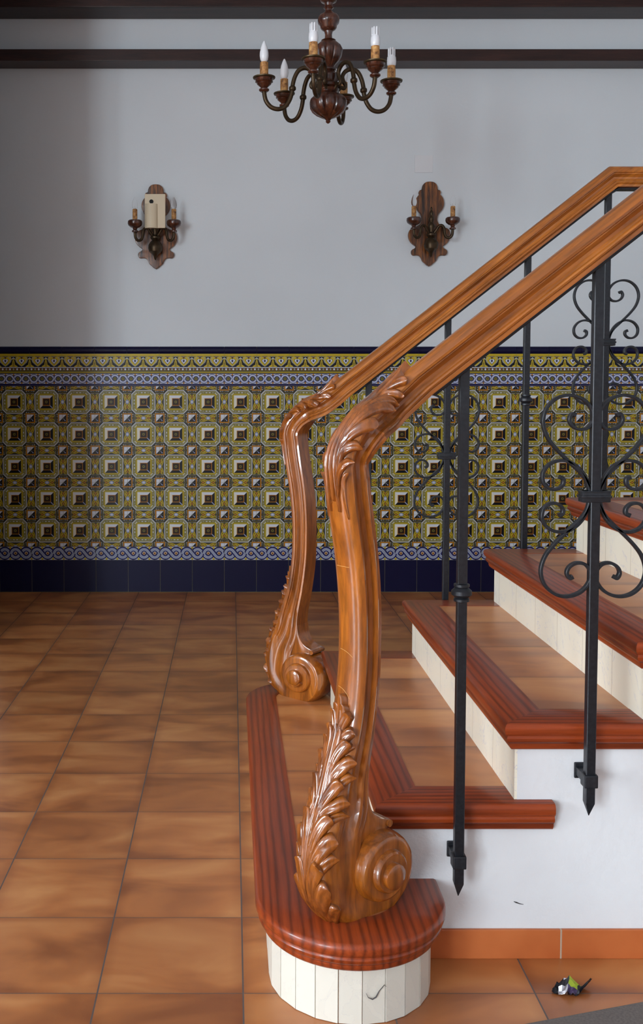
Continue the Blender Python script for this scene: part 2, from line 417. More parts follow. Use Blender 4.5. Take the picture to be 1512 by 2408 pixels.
for i in range(NCOL + 1):
    for j in range(6):
        cx, cz = DX0 + i * S, ROWZ + j * S
        # pyramid at the tile corner
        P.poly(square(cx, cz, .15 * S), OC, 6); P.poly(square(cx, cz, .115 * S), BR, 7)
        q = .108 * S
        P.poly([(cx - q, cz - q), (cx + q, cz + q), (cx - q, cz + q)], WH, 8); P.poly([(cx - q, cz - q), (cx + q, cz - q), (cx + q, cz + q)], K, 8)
        P.strip([(cx + .01 * S, cz - .01 * S), (cx + .085 * S, cz - .085 * S)], [.004 * S, .03 * S], LA, 9)
        P.strip([(cx - .1 * S, cz), (cx, cz)], .007 * S, GY, 9); P.strip([(cx, cz), (cx, cz + .1 * S)], .007 * S, GY, 9)
        for sx in (-1, 1):
            for sz in (-1, 1):
                for (a, b) in ((.17, .055), (.055, .17), (.175, .115), (.115, .175)):
                    P.ell(cx + sx * a * S, cz + sz * b * S, .020 * S, .020 * S, K, 4, 6); P.ell(cx + sx * a * S, cz + sz * b * S, .014 * S, .014 * S, WH if a > .1 and b > .1 else LA, 5, 6)
        for (ox, oz, vert) in ((.5, 0, False), (0, .5, True)):
            ex, ez = cx + ox * S, cz + oz * S
            if (ox and i == NCOL) or (oz and j == 5): continue
            def T(a, b): return (ex + (b if vert else a) * S, ez + (a if vert else b) * S)
            def strip(pts, w, m, l): P.strip([T(a, b) for a, b in pts], w, m, l)
            # flourishes
            for sa in (-1, 1):
                for sb in (-1, 1):
                    strip([(sa * .075, sb * .015), (sa * .12, sb * .05), (sa * .17, sb * .062), (sa * .21, sb * .04), (sa * .24, sb * .085)],
                          [.02 * S, .034 * S, .03 * S, .034 * S, .012 * S], YE, 5)
                    strip([(sa * .03, sb * .06), (sa * .10, sb * .088), (sa * .16, sb * .105), (sa * .24, sb * .11)], [.02 * S, .026 * S, .022 * S, .014 * S], YE, 5)
                    strip([(sa * .12, sb * .012), (sa * .2, sb * .01)], .022 * S, OC, 5)
                    strip([(sa * .26, sb * .02), (sa * .26, sb * .13)], .014 * S, GY, 5)
            rx, rz = (.070, .100) if vert else (.100, .070)
            P.ell(ex, ez, rx * S, rz * S, YE, 6, 12); P.ell(ex, ez, rx * .82 * S, rz * .82 * S, K, 7, 12)
            P.ell(ex, ez, rx * .7 * S, rz * .7 * S, LA, 8, 12)
            P.ell(ex, ez, rx * .42 * S, rz * .32 * S, WH, 9, 8)
    # joint
    if i <= NCOL: P.rect(DX0 + i * S - .0006, DX0 + i * S + .0006, ROWZ, ROWZ + 5 * S, GR, 17)
for j in range(6): P.rect(DX0, DX1, ROWZ + j * S - .0005, ROWZ + j * S + .0005, GR, 17)
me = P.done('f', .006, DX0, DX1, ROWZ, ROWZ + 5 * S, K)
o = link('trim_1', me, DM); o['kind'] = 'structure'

def guilloche(P, x0, x1, z0, z1, per, small):
    h = z1 - z0; zc = (z0 + z1) / 2
    P.rect(x0, x1, z0, z1, NV, 1)
    if not small: P.rect(x0, x1, z0 + h * .03, z1 - h * .03, WH, 1.5)
    P.rect(x0, x1, z1 - h * .14, z1 - h * .03, WH, 2); P.rect(x0, x1, z0 + h * .03, z0 + h * .14, WH, 2)
    A = h * .31; n = int((x1 - x0) / per); w = h * (.17 if small else .185); seg = 10
    for k in range(n + 1):
        xa = x0 + k * per
        for e in (-1, 1):
            z = zc + e * h * .40; P.poly([(xa - h * .1, z), (xa, z - h * .1), (xa + h * .1, z), (xa, z + h * .1)], OC if small else YE, 3)
        xc = xa + per / 2
        if not small:
            P.ell(xc, zc, h * .20, h * .20, NV, 3, 12); P.ell(xc, zc, h * .165, h * .165, WH, 4, 12)
            for q_ in range(4): P.ell(xc + h * .06 * math.cos(PI / 4 + q_ * PI / 2), zc + h * .06 * math.sin(PI / 4 + q_ * PI / 2), h * .048, h * .048, OC, 5, 8)
        else: P.ell(xc, zc, h * .17, h * .17, OL, 3, 10)
        if small: P.ell(xc, zc, h * .08, h * .08, K, 4, 8)
        P.ell(xc, zc, h * .035, h * .035, YE if small else BR, 6, 6)
        if k == n: break
        R_ = h * (.33 if small else .30); xd = xc + per
        def cp(x, a, r=R_): return (x + r * math.cos(math.radians(a)), zc + r * math.sin(math.radians(a)))
        pts = [cp(xc, a) for a in (178, 155, 130, 105, 85, 65, 48, 36)] + [cp(xd, a) for a in (216, 228, 245, 265, 285, 310, 335, 356)]
        lay = 6 + 4 * (k % 2)
        P.strip([(a_, b_ + (0 if small else h * .012)) for a_, b_ in pts], w * (1.5 if small else 2.0), NV, lay); P.strip(pts, w, LA, lay + 1); P.strip(pts, w * .3, WH if small else GY, lay + 2)
# lower interlace band
P = Paint(WY - .009); guilloche(P, DX0, DX1, .201, .287, TP / 3, False)
for i in range(NCOL + 1): P.rect(DX0 + i * S - .0007, DX0 + i * S + .0007, .201, .287, GR, 16)
o = link('trim_2', P.done('f', .009, DX0, DX1, .201, .287, NV), DM); o['kind'] = 'structure'
# upper interlace band
P = Paint(WY - .009); guilloche(P, DX0, DX1, 1.298, 1.362, TP / 4, True); P.rect(DX0, DX1, 1.284, 1.298, NV, 1)
for i in range(NCOL + 1): P.rect(DX0 + i * S - .0007, DX0 + i * S + .0007, 1.284, 1.362, GR, 16)
o = link('trim_3', P.done('f', .009, DX0, DX1, 1.284, 1.362, NV), DM); o['kind'] = 'structure'
# heart frieze
P = Paint(WY - .010); z0, z1 = 1.362, 1.486
P.rect(DX0, DX1, z0, z1, K, 1)
P.rect(DX0, DX1, 1.366, 1.371, YE, 2); P.rect(DX0, DX1, 1.3735, 1.379, OL, 2); P.rect(DX0, DX1, 1.379, 1.398, BR, 2)
P.rect(DX0, DX1, 1.398, 1.402, WH, 2); P.rect(DX0, DX1, 1.4695, 1.4835, YE, 2); P.rect(DX0, DX1, 1.464, 1.467, GY, 2); P.rect(DX0, DX1, 1.475, 1.4765, OL, 3)
nb = NCOL * 9
for k in range(nb): P.ell(DX0 + (k + .5) * TP / 9, 1.3885, .0062, .0066, WH if k % 2 else GY, 3, 8); P.rect(DX0 + k * TP / 9 - .0012, DX0 + k * TP / 9 + .0012, 1.381, 1.397, OC, 3)
for k in range(NCOL * 2):
    cx, w = DX0 + (k + .5) * TP / 2, TP / 2; zc = 1.435
    P.poly([(cx + x * w, zc + z * .030) for x, z in ((0, -1.0), (.14, -.7), (.34, -.1), (.4, .5), (.3, .95), (.12, 1.0), (0, .6), (-.12, 1.0), (-.3, .95), (-.4, .5), (-.34, -.1), (-.14, -.7))], GY, 2)
    P.poly([(cx + x * w * .78, zc + z * .027) for x, z in ((0, -1.0), (.14, -.7), (.32, -.1), (.38, .5), (.3, .95), (.12, 1.0), (0, .6), (-.12, 1.0), (-.3, .95), (-.38, .5), (-.32, -.1), (-.14, -.7))], YE, 3)
    P.poly([(cx + x * w * .52, zc + .002 + z * .018) for x, z in ((0, -1.15), (.38, .2), (.3, .8), (0, .75), (-.3, .8), (-.38, .2))], K, 4)
    P.poly([(cx + x * w * .44, zc + .002 + z * .016) for x, z in ((0, -1.0), (.38, .2), (.3, .8), (0, .75), (-.3, .8), (-.38, .2))], WH, 5)
    P.poly([(cx + x * w * .2, zc + .004 + z * .009) for x, z in ((0, -1.0), (.4, .3), (0, .9), (-.4, .3))], NV, 6)
    for e in (-1, 1):
        P.strip([(cx + e * w * a, zc + b) for a, b in ((.12, .026), (.2, .031), (.3, .03), (.35, .02), (.33, .01))], .005, YE, 6)
    P.ell(cx - .004, 1.463, .0028, .0028, OC, 6, 6); P.ell(cx + .004, 1.463, .0028, .0028, OC, 6, 6)
    x = cx + w / 2
    P.poly([(x + a * w, 1.4035 + b) for a, b in ((-.27, 0), (-.2, .007), (-.1, .012), (-.055, .035), (-.03, .05), (.03, .05), (.055, .035), (.1, .012), (.2, .007), (.27, 0))], YE, 7)
    P.strip([(x, 1.404), (x, 1.446)], .003, OL, 8); P.strip([(x - .05 * w, 1.404), (x - .03 * w, 1.43)], .0022, K, 8); P.strip([(x + .05 * w, 1.404), (x + .03 * w, 1.43)], .0022, K, 8)
    P.strip([(x + a * w, 1.402 + b) for a, b in ((-.09, .048), (0, .057), (.09, .048))], .0045, WH, 8)
for i in range(NCOL + 1): P.rect(DX0 + i * S - .0007, DX0 + i * S + .0007, z0, z1, GR, 14)
o = link('trim_4', P.done('f', .010, DX0, DX1, z0, z1, K), DM); o['kind'] = 'structure'
# dark rounded cap moulding
bm = bmesh.new(); prof = [(WY, 1.486), (WY - .011, 1.486), (WY - .017, 1.492), (WY - .020, 1.502), (WY - .019, 1.514), (WY - .013, 1.524), (WY - .004, 1.5285), (WY, 1.5285)]
for i in range(NCOL):
    b2 = bmesh.new(); xa, xb = DX0 + i * S + .0008, DX0 + (i + 1) * S - .0008
    A = [b2.verts.new((xa, y, z)) for y, z in prof]; B = [b2.verts.new((xb, y, z)) for y, z in prof]; n = len(prof)
    b2.faces.new(A); b2.faces.new(B)
    for k in range(n): b2.faces.new((A[k], A[(k + 1) % n], B[(k + 1) % n], B[k]))
    merge(bm, b2)
box(bm, DX0, DX1, WY - .009, WY, 1.486, 1.525)
bm.faces.ensure_lookup_table()
for f_ in bm.faces[-6:]: f_.material_index = 1
struct('trim_5', bm, [M['navy'], DM[GR]], 40)
# navy plinth tiles
bm = bmesh.new()
for i in range(NCOL): box(bm, DX0 + i * S + .0008, DX0 + (i + 1) * S - .0008, WY - .009, WY, .002, .200, .0008)
box(bm, DX0, DX1, WY - .0075, WY, 0, .2009)
bm.faces.ensure_lookup_table()
for f_ in bm.faces[-6:]: f_.material_index = 1
struct('baseboard_back', bm, [M['navy'], DM[GR]])

# ---- timber beams along the back wall ---------------------------------------
bm = bmesh.new(); box(bm, XL, XR, 6.10, WY, 3.215, 3.284, .004)
tag(link('wall_beam', fin(bm), M['beam']), 'dark brown wooden beam along the back wall, the lower of two, just above the white wall with the lamps', 'beam', 'dark beams across the top of the wall')
bm = bmesh.new(); box(bm, XL, XR, 6.055, WY, 3.512, 3.74, .004)
tag(link('wall_beam', fin(bm), M['beam']), 'dark brown wooden beam at the very top of the photo, the upper of two', 'beam', 'dark beams across the top of the wall')

# ------------------------------------------------------------------ staircase
SY0, SY1 = 2.16, 3.41; RH = .177; GO = .278; R2 = .339
RX = [.08] + [R2 + GO * i for i in range(5)]     # riser planes of steps 1..6
NT_ = .062; OV = .03; BW = .075
stair = empty('staircase', (.6, 2.785, 0), 'white plastered staircase with terracotta treads, red-brown wooden nosings and cream risers', 'staircase')
# plastered body
bm = bmesh.new()
pts = [(.42, 0), (.42, RH - NT_)]
for i in range(1, 6):
    x = RX[i] + .006; pts += [(x, i * RH - (NT_ if i == 1 else .012)), (x, (i + 1) * RH - .012)]
pts += [(3.2, 6 * RH - .012), (3.2, 0)]
# simplify the first notch
pts[1:3] = [(.42, RH - .012), (R2 + .006, RH - .012)] if False else pts[1:3]
poly = [(.35, 0), (.35, RH - .012)]
poly = [(R2 + .006, 0)]
for i in range(1, 6):
    x = RX[i] + .006
    poly += [(x, i * RH if i > 1 else 0), (x, (i + 1) * RH - .012)] if i == 1 else [(x, i * RH - .012), (x, (i + 1) * RH - .012)]
poly += [(3.2, 6 * RH - .012), (3.2, 0)]
clean = []
for p in poly:
    if not clean or (abs(p[0] - clean[-1][0]) > 1e-6 or abs(p[1] - clean[-1][1]) > 1e-6): clean.append(p)
prism(bm, clean, lambda a, b, d: (a, d, b), SY0, SY1)
link('side_wall', fin(bm), M['rough'], stair)
# skirting tile along the near side
bm = bmesh.new(); box(bm, .40, 3.2, SY0 - .008, SY0, 0, .0655, .002); link('skirting', fin(bm), M['skirt'], stair)

NOSE = [(-BW, 0), (OV - .008, 0), (OV - .003, -.003), (OV, -.009), (OV, -.019), (OV - .003, -.025), (OV - .007, -.028), (OV - .007, -.031),
        (OV - .005, -.034), (OV - .006, -.040), (OV - .011, -.045), (OV - .014, -.048), (OV - .014, -.052), (OV - .016, -.058), (OV - .02, -NT_), (-.002, -NT_), (-.002, -.014), (-BW, -.014)]
def offset_path(path, d):
    """offset a polyline to its outer side (left-hand normal reversed) with mitres"""
    out = []; n = len(path)
    for i in range(n):
        ns = []
        for a, b in ((i - 1, i), (i, i + 1)):
            if a < 0 or b >= n: continue
            dx, dy = path[b][0] - path[a][0], path[b][1] - path[a][1]; L = math.hypot(dx, dy)
            ns.append((dy / L, -dx / L))
        if len(ns) == 1: nx, ny = ns[0]; k = 1
        else:
            nx, ny = ns[0][0] + ns[1][0], ns[0][1] + ns[1][1]; L = math.hypot(nx, ny); nx, ny = nx / L, ny / L
            k = 1 / max(.3, nx * ns[0][0] + ny * ns[0][1])
        out.append((path[i][0] + nx * d * k, path[i][1] + ny * d * k))
    return out
def nosing(name, path, ztop, parent, one=False):
    """path runs so that the outer side is to its right"""
    rows = [offset_path(path, o) for o, z in NOSE]
    n = len(path); m = len(NOSE)
    bm = bmesh.new()
    V = [[bm.verts.new((rows[j][i][0], rows[j][i][1], ztop + NOSE[j][1])) for j in range(m)] for i in range(n)]
    for i in range(n - 1):
        alongx = abs(path[i + 1][0] - path[i][0]) > abs(path[i + 1][1] - path[i][1])
        for j in range(m):
            f_ = bm.faces.new((V[i][j], V[i][(j + 1) % m], V[i + 1][(j + 1) % m], V[i + 1][j])); f_.material_index = 1 if alongx and not one else 0
    f_ = bm.faces.new(V[0]); f_.material_index = 1; f_ = bm.faces.new(V[-1]); f_.material_index = 1
    return link(name, fin(bm, 38), [M['pine_y'], M['pine_x']], parent)
# step 1: bullnose with mosaic riser
C0, C1, RR = (.25, 2.09), (.25, 3.48), .17
def step1_path(r):
    p = [(C0[0] + r, SY0)]
    for k in range(0, 37): a = -k * PI / 36; p.append((C0[0] + r * math.cos(a), C0[1] + r * math.sin(a)))
    for k in range(0, 37): a = PI - k * PI / 36; p.append((C1[0] + r * math.cos(a), C1[1] + r * math.sin(a)))
    p.append((C1[0] + r, SY1))
    return p
p1 = [(x, y) for x, y in step1_path(RR)][::-1]
step = empty('bullnose_step', (0, 0, 0)); step.parent = stair; step.location = Vector((.25, 2.785, 0)) - stair.location
def lk(name, me, mats, parent): return link(name, me, mats, parent)
# make outer side to the right of the direction of travel: reverse
def right_side(path): return path[::-1] if False else path
nosing('nosing', p1, RH, step, True)
bm = bmesh.new(); inner = offset_path(p1, -BW)
prism(bm, inner, lambda a, b, d: (a, b, d), RH - .014, RH - .001); prism(bm, offset_path(p1, -.004), lambda a, b, d: (a, b, d), 0.0, RH - .0145)
bm.faces.ensure_lookup_table()
link('tread', fin(bm), M['tread'], step)
# mosaic strips along the riser
bm = bmesh.new(); acc = [0]
for i in range(1, len(p1)): acc.append(acc[-1] + math.hypot(p1[i][0] - p1[i - 1][0], p1[i][1] - p1[i - 1][1]))
def at_len(L):
    L = min(max(L, 0), acc[-1] - 1e-6)
    for i in range(1, len(acc)):
        if acc[i] >= L:
            t = (L - acc[i - 1]) / (acc[i] - acc[i - 1]); return (p1[i - 1][0] + (p1[i][0] - p1[i - 1][0]) * t, p1[i - 1][1] + (p1[i][1] - p1[i - 1][1]) * t)
    return p1[-1]
ns_ = int(acc[-1] / .0465); wl = acc[-1] / ns_
for k in range(ns_):
    a, b = at_len(k * wl + .0009), at_len((k + 1) * wl - .0009)
    dx, dy = b[0] - a[0], b[1] - a[1]; L = math.hypot(dx, dy); nx, ny = dy / L, -dx / L
    jit = random.uniform(0, .0012)
    q = [(a[0] + nx * jit, a[1] + ny * jit), (b[0] + nx * jit, b[1] + ny * jit), (b[0] - nx * .006, b[1] - ny * .006), (a[0] - nx * .006, a[1] - ny * .006)]
    prism(bm, q, lambda u, v, d: (u, v, d), .001, RH - NT_ + .002)
link('riser', fin(bm), M['mosaic'], step)
bm = bmesh.new(); prism(bm, offset_path(p1, -.0045), lambda a, b, d: (a, b, d), 0, RH - NT_)
link('grout', fin(bm), M['mosgrout'], step)
# hairline crack in the bullnose mosaic and a scuff on the plaster
def on_riser(px, py):
    a, b = (px - PX) / F, (PY - py) / F; d = Vector((a, b * SP + CP, b * CP - SP)); rr = .1725
    A = d.x ** 2 + d.y ** 2; B = -2 * (d.x * C0[0] + d.y * C0[1]); Cq = C0[0] ** 2 + C0[1] ** 2 - rr * rr
    k = (-B - math.sqrt(B * B - 4 * A * Cq)) / (2 * A); return tuple(d * k + Vector((0, 0, H)))
bm = bmesh.new(); tube(bm, [on_riser(*q) for q in ((861, 2336), (866, 2346), (876, 2350), (884, 2345), (892, 2330), (904, 2316), (908, 2320))], [.0004, .0007, .0012, .0014, .0008, .0007, .0004], 6)
link('crack', fin(bm), M['dark'], step)
bm = bmesh.new(); tube(bm, [tuple(atY(x, y, SY0 - .0002)) for x, y in ((1208, 2120), (1214, 2122), (1222, 2125), (1231, 2127))], [.0006, .0016, .0010, .0004], 6)
link('scuff_mark', fin(bm), M['dark'], stair)
# steps 2..6
for i in range(1, 6):
    x0 = RX[i]; z1 = (i + 1) * RH; last = i == 5
    x1 = RX[i + 1] if not last else 3.2
    st = empty('stair_step' if not last else 'landing', (0, 0, 0)); st.parent = stair; st.location = Vector((x0, 2.785, z1 - RH)) - stair.location
    ext = min(x1 + .082, 3.2)
    path = [(ext, SY0), (x0, SY0), (x0, SY1), (ext, SY1)]
    # outer side: for first leg travelling -x the outer side is -y
    pth = path[::-1]
    def chk(pp): return offset_path(pp, .01)[1][0] < pp[1][0]
    if not chk(path): path = pth
    # nosing board; far side ends at next riser
    nosing('nosing', path, z1, st)
    bm = bmesh.new(); box(bm, x0 + BW, x1 + .004, SY0 + BW, SY1 - BW, z1 - .013, z1 - .001)
    link('tread', fin(bm), M['tread'], st)
    bm = bmesh.new(); box(bm, x0, x0 + .006, SY0 + .001, SY1 - .001, z1 - RH - .001, z1 - NT_ + .003)
    link('riser', fin(bm), M['riser'], st)

# ------------------------------------------------------------------ handrail + newels
HM = [(0, 1), (.4, .985), (.7, .9), (.9, .72), (1, .48), (.96, .34), (.84, .28), (.84, .22), (.68, .10), (.57, -.04), (.56, -.22), (.68, -.40), (.90, -.46), (.95, -.56), (.90, -.66), (.80, -.70), (.84, -.78), (.82, -.96), (0, -1)]
HR = [(0, 1), (.4, .99), (.68, .95), (.86, .88), (.96, .78), (1, .62), (1, .5), (1, .4), (1, .3), (1, .15), (1, 0), (1, -.15), (1, -.3), (1, -.45), (1, -.6), (1, -.75), (.97, -.88), (.85, -.98), (0, -1)]
OUTL = crm([(-.4, .985), (0, 1), (.4, .985), (.7, .9), (.9, .72), (1, .48), (.97, .30), (.95, .1)], 4)[4:]
NRM = []
for _k in range(len(OUTL)):
    _a, _b = OUTL[max(_k - 1, 0)], OUTL[min(_k + 1, len(OUTL) - 1)]
    _dx, _dy = _b[0] - _a[0], _b[1] - _a[1]; _l = math.hypot(_dx, _dy); NRM.append((-_dy / _l, _dx / _l))
NRM[0] = (0.0, 1.0)
def section(m):
    h = [(a[0] * (1 - m) + b[0] * m, a[1] * (1 - m) + b[1] * m) for a, b in zip(HM, HR)]
    return h + [(-q, p) for q, p in h[1:-1]][::-1]
Cu_, Cz_ = -.018, .2625
class Station: pass
def build_rail(side, X0, Y0, yr, X_end):
    """side -1: near (side faces camera, outward turned to the camera); +1 far"""
    be = math.radians(38)
    u = Vector((-math.cos(be), math.sin(be) * side, 0))
    n = Vector((-math.sin(be) * side, -math.cos(be), 0))
    def NP(uu, z): return Vector((X0, Y0, z)) + u * uu
    zc = lambda X: .958 + .785 * X
    ctl = []  # pos, side angle blend (0 rail..1 newel), a, b, m
    XB = 1.29
    if X_end > XB + .1:
        for X in (X_end, 2.2, 1.8, 1.5, 1.36): ctl.append((Vector((X, yr, zc(XB))), 0, .036, .037, 0, 1))
        ctl.append((Vector((XB, yr, zc(XB))), 0, .036, .037, 0, 1))
    for X in (1.2, 1.0, .8, .6, .48, .39): ctl.append((Vector((X, yr, zc(X))), 0, .036, .037, 0, 1))
    ctl.append((Vector((.322, yr + (Y0 - yr) * .25, zc(.322) - .006)), .22, .036, .037, 0, 0))
    b0 = NP(.030, 1.155)
    ctl.append((b0 + Vector((.036, 0, .018)), .6, .037, .038, 0, 0))
    for (uu, z, a, b, m) in ((.038, 1.115, .037, .038, 0), (.038, 1.06, .037, .038, 0), (.029, 1.0, .037, .038, 0), (.012, .91, .036, .038, 0), (.002, .82, .035, .038, 0), (0, .73, .034, .038, 0),
                             (.004, .65, .034, .039, 0), (.018, .56, .035, .040, 0), (.043, .47, .042, .041, .05), (.057, .40, .052, .043, .25), (.079, .34, .054, .045, .6)):
        ctl.append((NP(uu, z), 1, a, b, m, 0))
    Cu, Cz = Cu_, Cz_
    Rv = lambda ph: .087 * math.exp(-math.log(1 / .63) / 360 * (ph - 180))
    for ph in range(0, 900, 30):
        if ph < 180:
            t = ph / 180; R = .138 * (1 - t) ** 1.5 * .0 + (.155 + (.087 - .155) * (1 - (1 - t) ** 1.7)); a = .052 + (.040 - .052) * t
        else: R = Rv(ph); a = .46 * R
        r = R - a; b = .046 + .016 * min(1, max(0, ph - 40) / 110) + .013 * max(0, ph - 150) / 360
        th = math.radians(ph)
        ctl.append((NP(Cu + r * math.cos(th) * (1.1 if ph >= 60 else 1.0), Cz - r * math.sin(th)), 1, a, b, .8 if ph < 60 else 1, 0))
    # dense sampling
    raw = [tuple(c[0]) + (c[1], c[2], c[3], c[4]) for c in ctl]
    nlin = sum(c[5] for c in ctl)
    pts = []
    straight = raw[:nlin]
    for i in range(len(straight) - 1):
        pts.append(straight[i]); pts.append(tuple((a + b) / 2 for a, b in zip(straight[i], straight[i + 1])))
    pts += crm(raw[nlin - 1:], 6)
    st = []
    for i, q in enumerate(pts):
        s = Station(); s.p = Vector(q[:3]); k = q[3]; s.a, s.b, s.m = q[4], q[5], min(max(q[6], 0), 1)
        a_ = Vector(pts[max(i - 1, 0)][:3]); c_ = Vector(pts[min(i + 1, len(pts) - 1)][:3])
        t1 = (s.p - a_).normalized() if i else None; t2 = (c_ - s.p).normalized() if i < len(pts) - 1 else None
        s.t = ((t1 or t2) + (t2 or t1)).normalized()
        s.mk = 1.0
        if t1 and t2: s.mk = 1 / max(.5, s.t.dot(t1))
        sd = Vector((0, -1, 0)) * (1 - k) + n * k; sd = (sd - s.t * sd.dot(s.t)).normalized()
        s.s = sd; s.o = s.t.cross(sd).normalized(); st.append(s)
    split = min(range(len(st)), key=lambda i: abs(st[i].p.z - 1.17) + (0 if st[i].p.x < .45 else 9))
    def skin(i0, i1):
        bm = bmesh.new(); rings = []
        for s in st[i0:i1 + 1]:
            rings.append([bm.verts.new(s.p + s.s * (q * s.b) + s.o * (p * s.a * s.mk)) for q, p in section(s.m)])
        for r0, r1 in zip(rings[:-1], rings[1:]):
            for k in range(len(r0)): bm.faces.new((r0[k], r0[(k + 1) % len(r0)], r1[(k + 1) % len(r0)], r1[k]))
        bm.faces.new(rings[0]); bm.faces.new(rings[-1])
        return bm
    # arc length table
    L = [0]
    for i in range(1, len(st)): L.append(L[-1] + (st[i].p - st[i - 1].p).length)
    def surf(l, q, h):
        """l: arc length ; q: signed distance across in m ; h height above the outer face"""
        l = min(max(l, L[0]), L[-1] - 1e-6)
        import bisect
        i = max(1, bisect.bisect_left(L, l)); f_ = (l - L[i - 1]) / (L[i] - L[i - 1])
        A, B = st[i - 1], st[i]
        lp = lambda x, y: x * (1 - f_) + y * f_
        p, s_, o_, a, b = lp(A.p, B.p), lp(A.s, B.s), lp(A.o, B.o), lp(A.a, B.a), lp(A.b, B.b)
        # walk along the outline of the outer half of the section
        d = abs(q); sg = 1 if q >= 0 else -1; px_, py_ = 0.0, a; k = 1; nx_, ny_ = 0.0, 1.0
        while k < len(OUTL):
            x2, y2 = OUTL[k][0] * b, OUTL[k][1] * a; sl_ = math.hypot(x2 - px_, y2 - py_)
            nx_, ny_ = -(y2 - py_) / sl_, (x2 - px_) / sl_
            if sl_ >= d or k == len(OUTL) - 1:
                t_ = d / sl_
                n0 = NRM[k - 1]; n1 = NRM[k]; tt = min(t_, 1)
                nx_, ny_ = n0[0] * (1 - tt) + n1[0] * tt, n0[1] * (1 - tt) + n1[1] * tt
                px_, py_ = px_ + (x2 - px_) * t_, py_ + (y2 - py_) * t_; break
            d -= sl_; px_, py_ = x2, y2; k += 1
        return p + s_ * (sg * (px_ + h * nx_)) + o_ * (py_ + h * ny_)
    return st, L, skin, split, surf, NP, n, u
def lobe(bm, surf, path, w0, hb, H, nl=16, nv=8, tip=.006, side=1, flute=1.0):
    """path: list (l, q) control; a fluted, raised finger tapering at root and rounded at the tip"""
    C = crm(path, max(2, nl // (len(path) - 1))); n = len(C); rows = []
    for i, (l, q) in enumerate(C):
        s = i / (n - 1)
        a, b = C[max(i - 1, 0)], C[min(i + 1, n - 1)]; dl, dq = b[0] - a[0], b[1] - a[1]; d = math.hypot(dl, dq) or 1
        w = w0 * (.30 + .70 * min(1, s / .62) ** 1.1) * (1 if s < .82 else math.sqrt(max(0, 1 - ((s - .82) / .185) ** 2)))
        row = []
        for k in range(nv + 1):
            v = -1 + 2 * k / nv
            hh = hb + H * 1.25 * (.35 + .65 * s) * (1 - abs(v) ** 2.4) - H * .55 * flute * math.exp(-(v / .28) ** 2) * (1 - s * .5) + tip * s ** 4 * (1 - .6 * v * v)
            if k in (0, nv) or i == 0: hh = -.003
            row.append(bm.verts.new(surf(l - dq / d * v * w, q + dl / d * v * w, hh)))
        rows.append(row)
    for r0, r1 in zip(rows[:-1], rows[1:]):
        for k in range(nv): bm.faces.new((r0[k], r0[k + 1], r1[k + 1], r1[k]))
    r = rows[-1]
    try: bm.faces.new(r)
    except Exception: pass

def l_at(st, L, NPt, lo=0, hi=None):
    hi = hi or len(st)
    return L[min(range(lo, hi), key=lambda i: (st[i].p - NPt).length)]

def make_leaf_base(surf, lb, spread=1.0):
    """lb: arc length at the bottom root; path length decreases going up (towards the rail)"""
    bm = bmesh.new()
    U = lambda d: lb - d       # distance up from the root
    # lower veil under the fingers
    tiers = [(-.03, .062, .050), (.045, .142, .056), (.120, .222, .056), (.195, .298, .050), (.270, .356, .038)]
    for ti, (a, b, qm) in enumerate(tiers):
        for s in (-1, 1):
            for fi, (e0, e1, qq, w, hk) in enumerate(((-.05, -.030, 1.0, .0105, .1), (-.02, .0, .90, .0140, .35), (.0, .034, .62, .0130, .2))):
                l0, l1 = a + e0, b + e1; d = l1 - l0; q1 = s * qm * qq * (spread if s > 0 else .72)
                lobe(bm, surf, [(U(l0), s * .010), (U(l0 + d * .40), s * (.016 - .004 * fi)), (U(l0 + d * .70), q1 * .46), (U(l0 + d * .92), q1 * .82), (U(l1 - hk * .008), q1 * 1.04)],
                     w * (1.22 * spread if s > 0 else 1.0) * (1 - .06 * ti), .002 + .0026 * fi, .0085 * spread ** 2 if s > 0 else .006, nl=24, nv=10, tip=.006 if s > 0 else .002)
    lobe(bm, surf, [(U(-.04), 0), (U(.10), 0), (U(.22), 0), (U(.36), 0)], .011, .006, .007, nl=40, tip=.001)
    for s in (-1, 1):
        lobe(bm, surf, [(U(-.02), s * .014), (U(.09), s * .015), (U(.20), s * .012), (U(.30), s * .010), (U(.355), s * .013)], .010, .005, .0065, nl=36)
        lobe(bm, surf, [(U(.24), s * .007), (U(.32), s * .006), (U(.37), s * .006), (U(.405), s * .009)], .0125, .003, .008, nl=30)
    lobe(bm, surf, [(U(.24), 0), (U(.32), 0), (U(.37), 0), (U(.425), .002)], .012, .004, .008, nl=30)
    return bm
def make_leaf_top(surf, l0):
    bm = bmesh.new(); U = lambda d: l0 - d
    for s in (-1, 1):
        e = 1 if s > 0 else .66
        # fingers turned outwards, lowest first
        for (a, b, q, w) in ((-.075, .012, .040, .0085), (-.065, .050, .046, .0100), (-.050, .088, .050, .0110), (-.030, .128, .052, .0115), (.0, .168, .053, .0120), (.03, .208, .050, .0120), (.06, .240, .038, .0110)):
            d = b - a
            lobe(bm, surf, [(U(a), s * .010), (U(a + d * .42), s * .015), (U(a + d * .74), s * q * e * .52), (U(a + d * .93), s * q * e * .86), (U(b - .003), s * q * e * 1.08)], w, .0025 if s > 0 else .0005, .0085 if s > 0 else .004, nl=24, nv=10, tip=.005 if s > 0 else 0)
        lobe(bm, surf, [(U(-.09), s * .013), (U(.0), s * .011), (U(.12), s * .010), (U(.245), s * .020)], .0085, .004, .006, nl=30)
        lobe(bm, surf, [(U(-.105), s * .030), (U(-.07), s * .027), (U(-.03), s * .027), (U(-.012), s * .036)], .006, .001, .005 if s > 0 else .001)
    lobe(bm, surf, [(U(-.07), 0), (U(.05), 0), (U(.16), 0), (U(.268), 0)], .010, .004, .007, nl=30)
    return bm

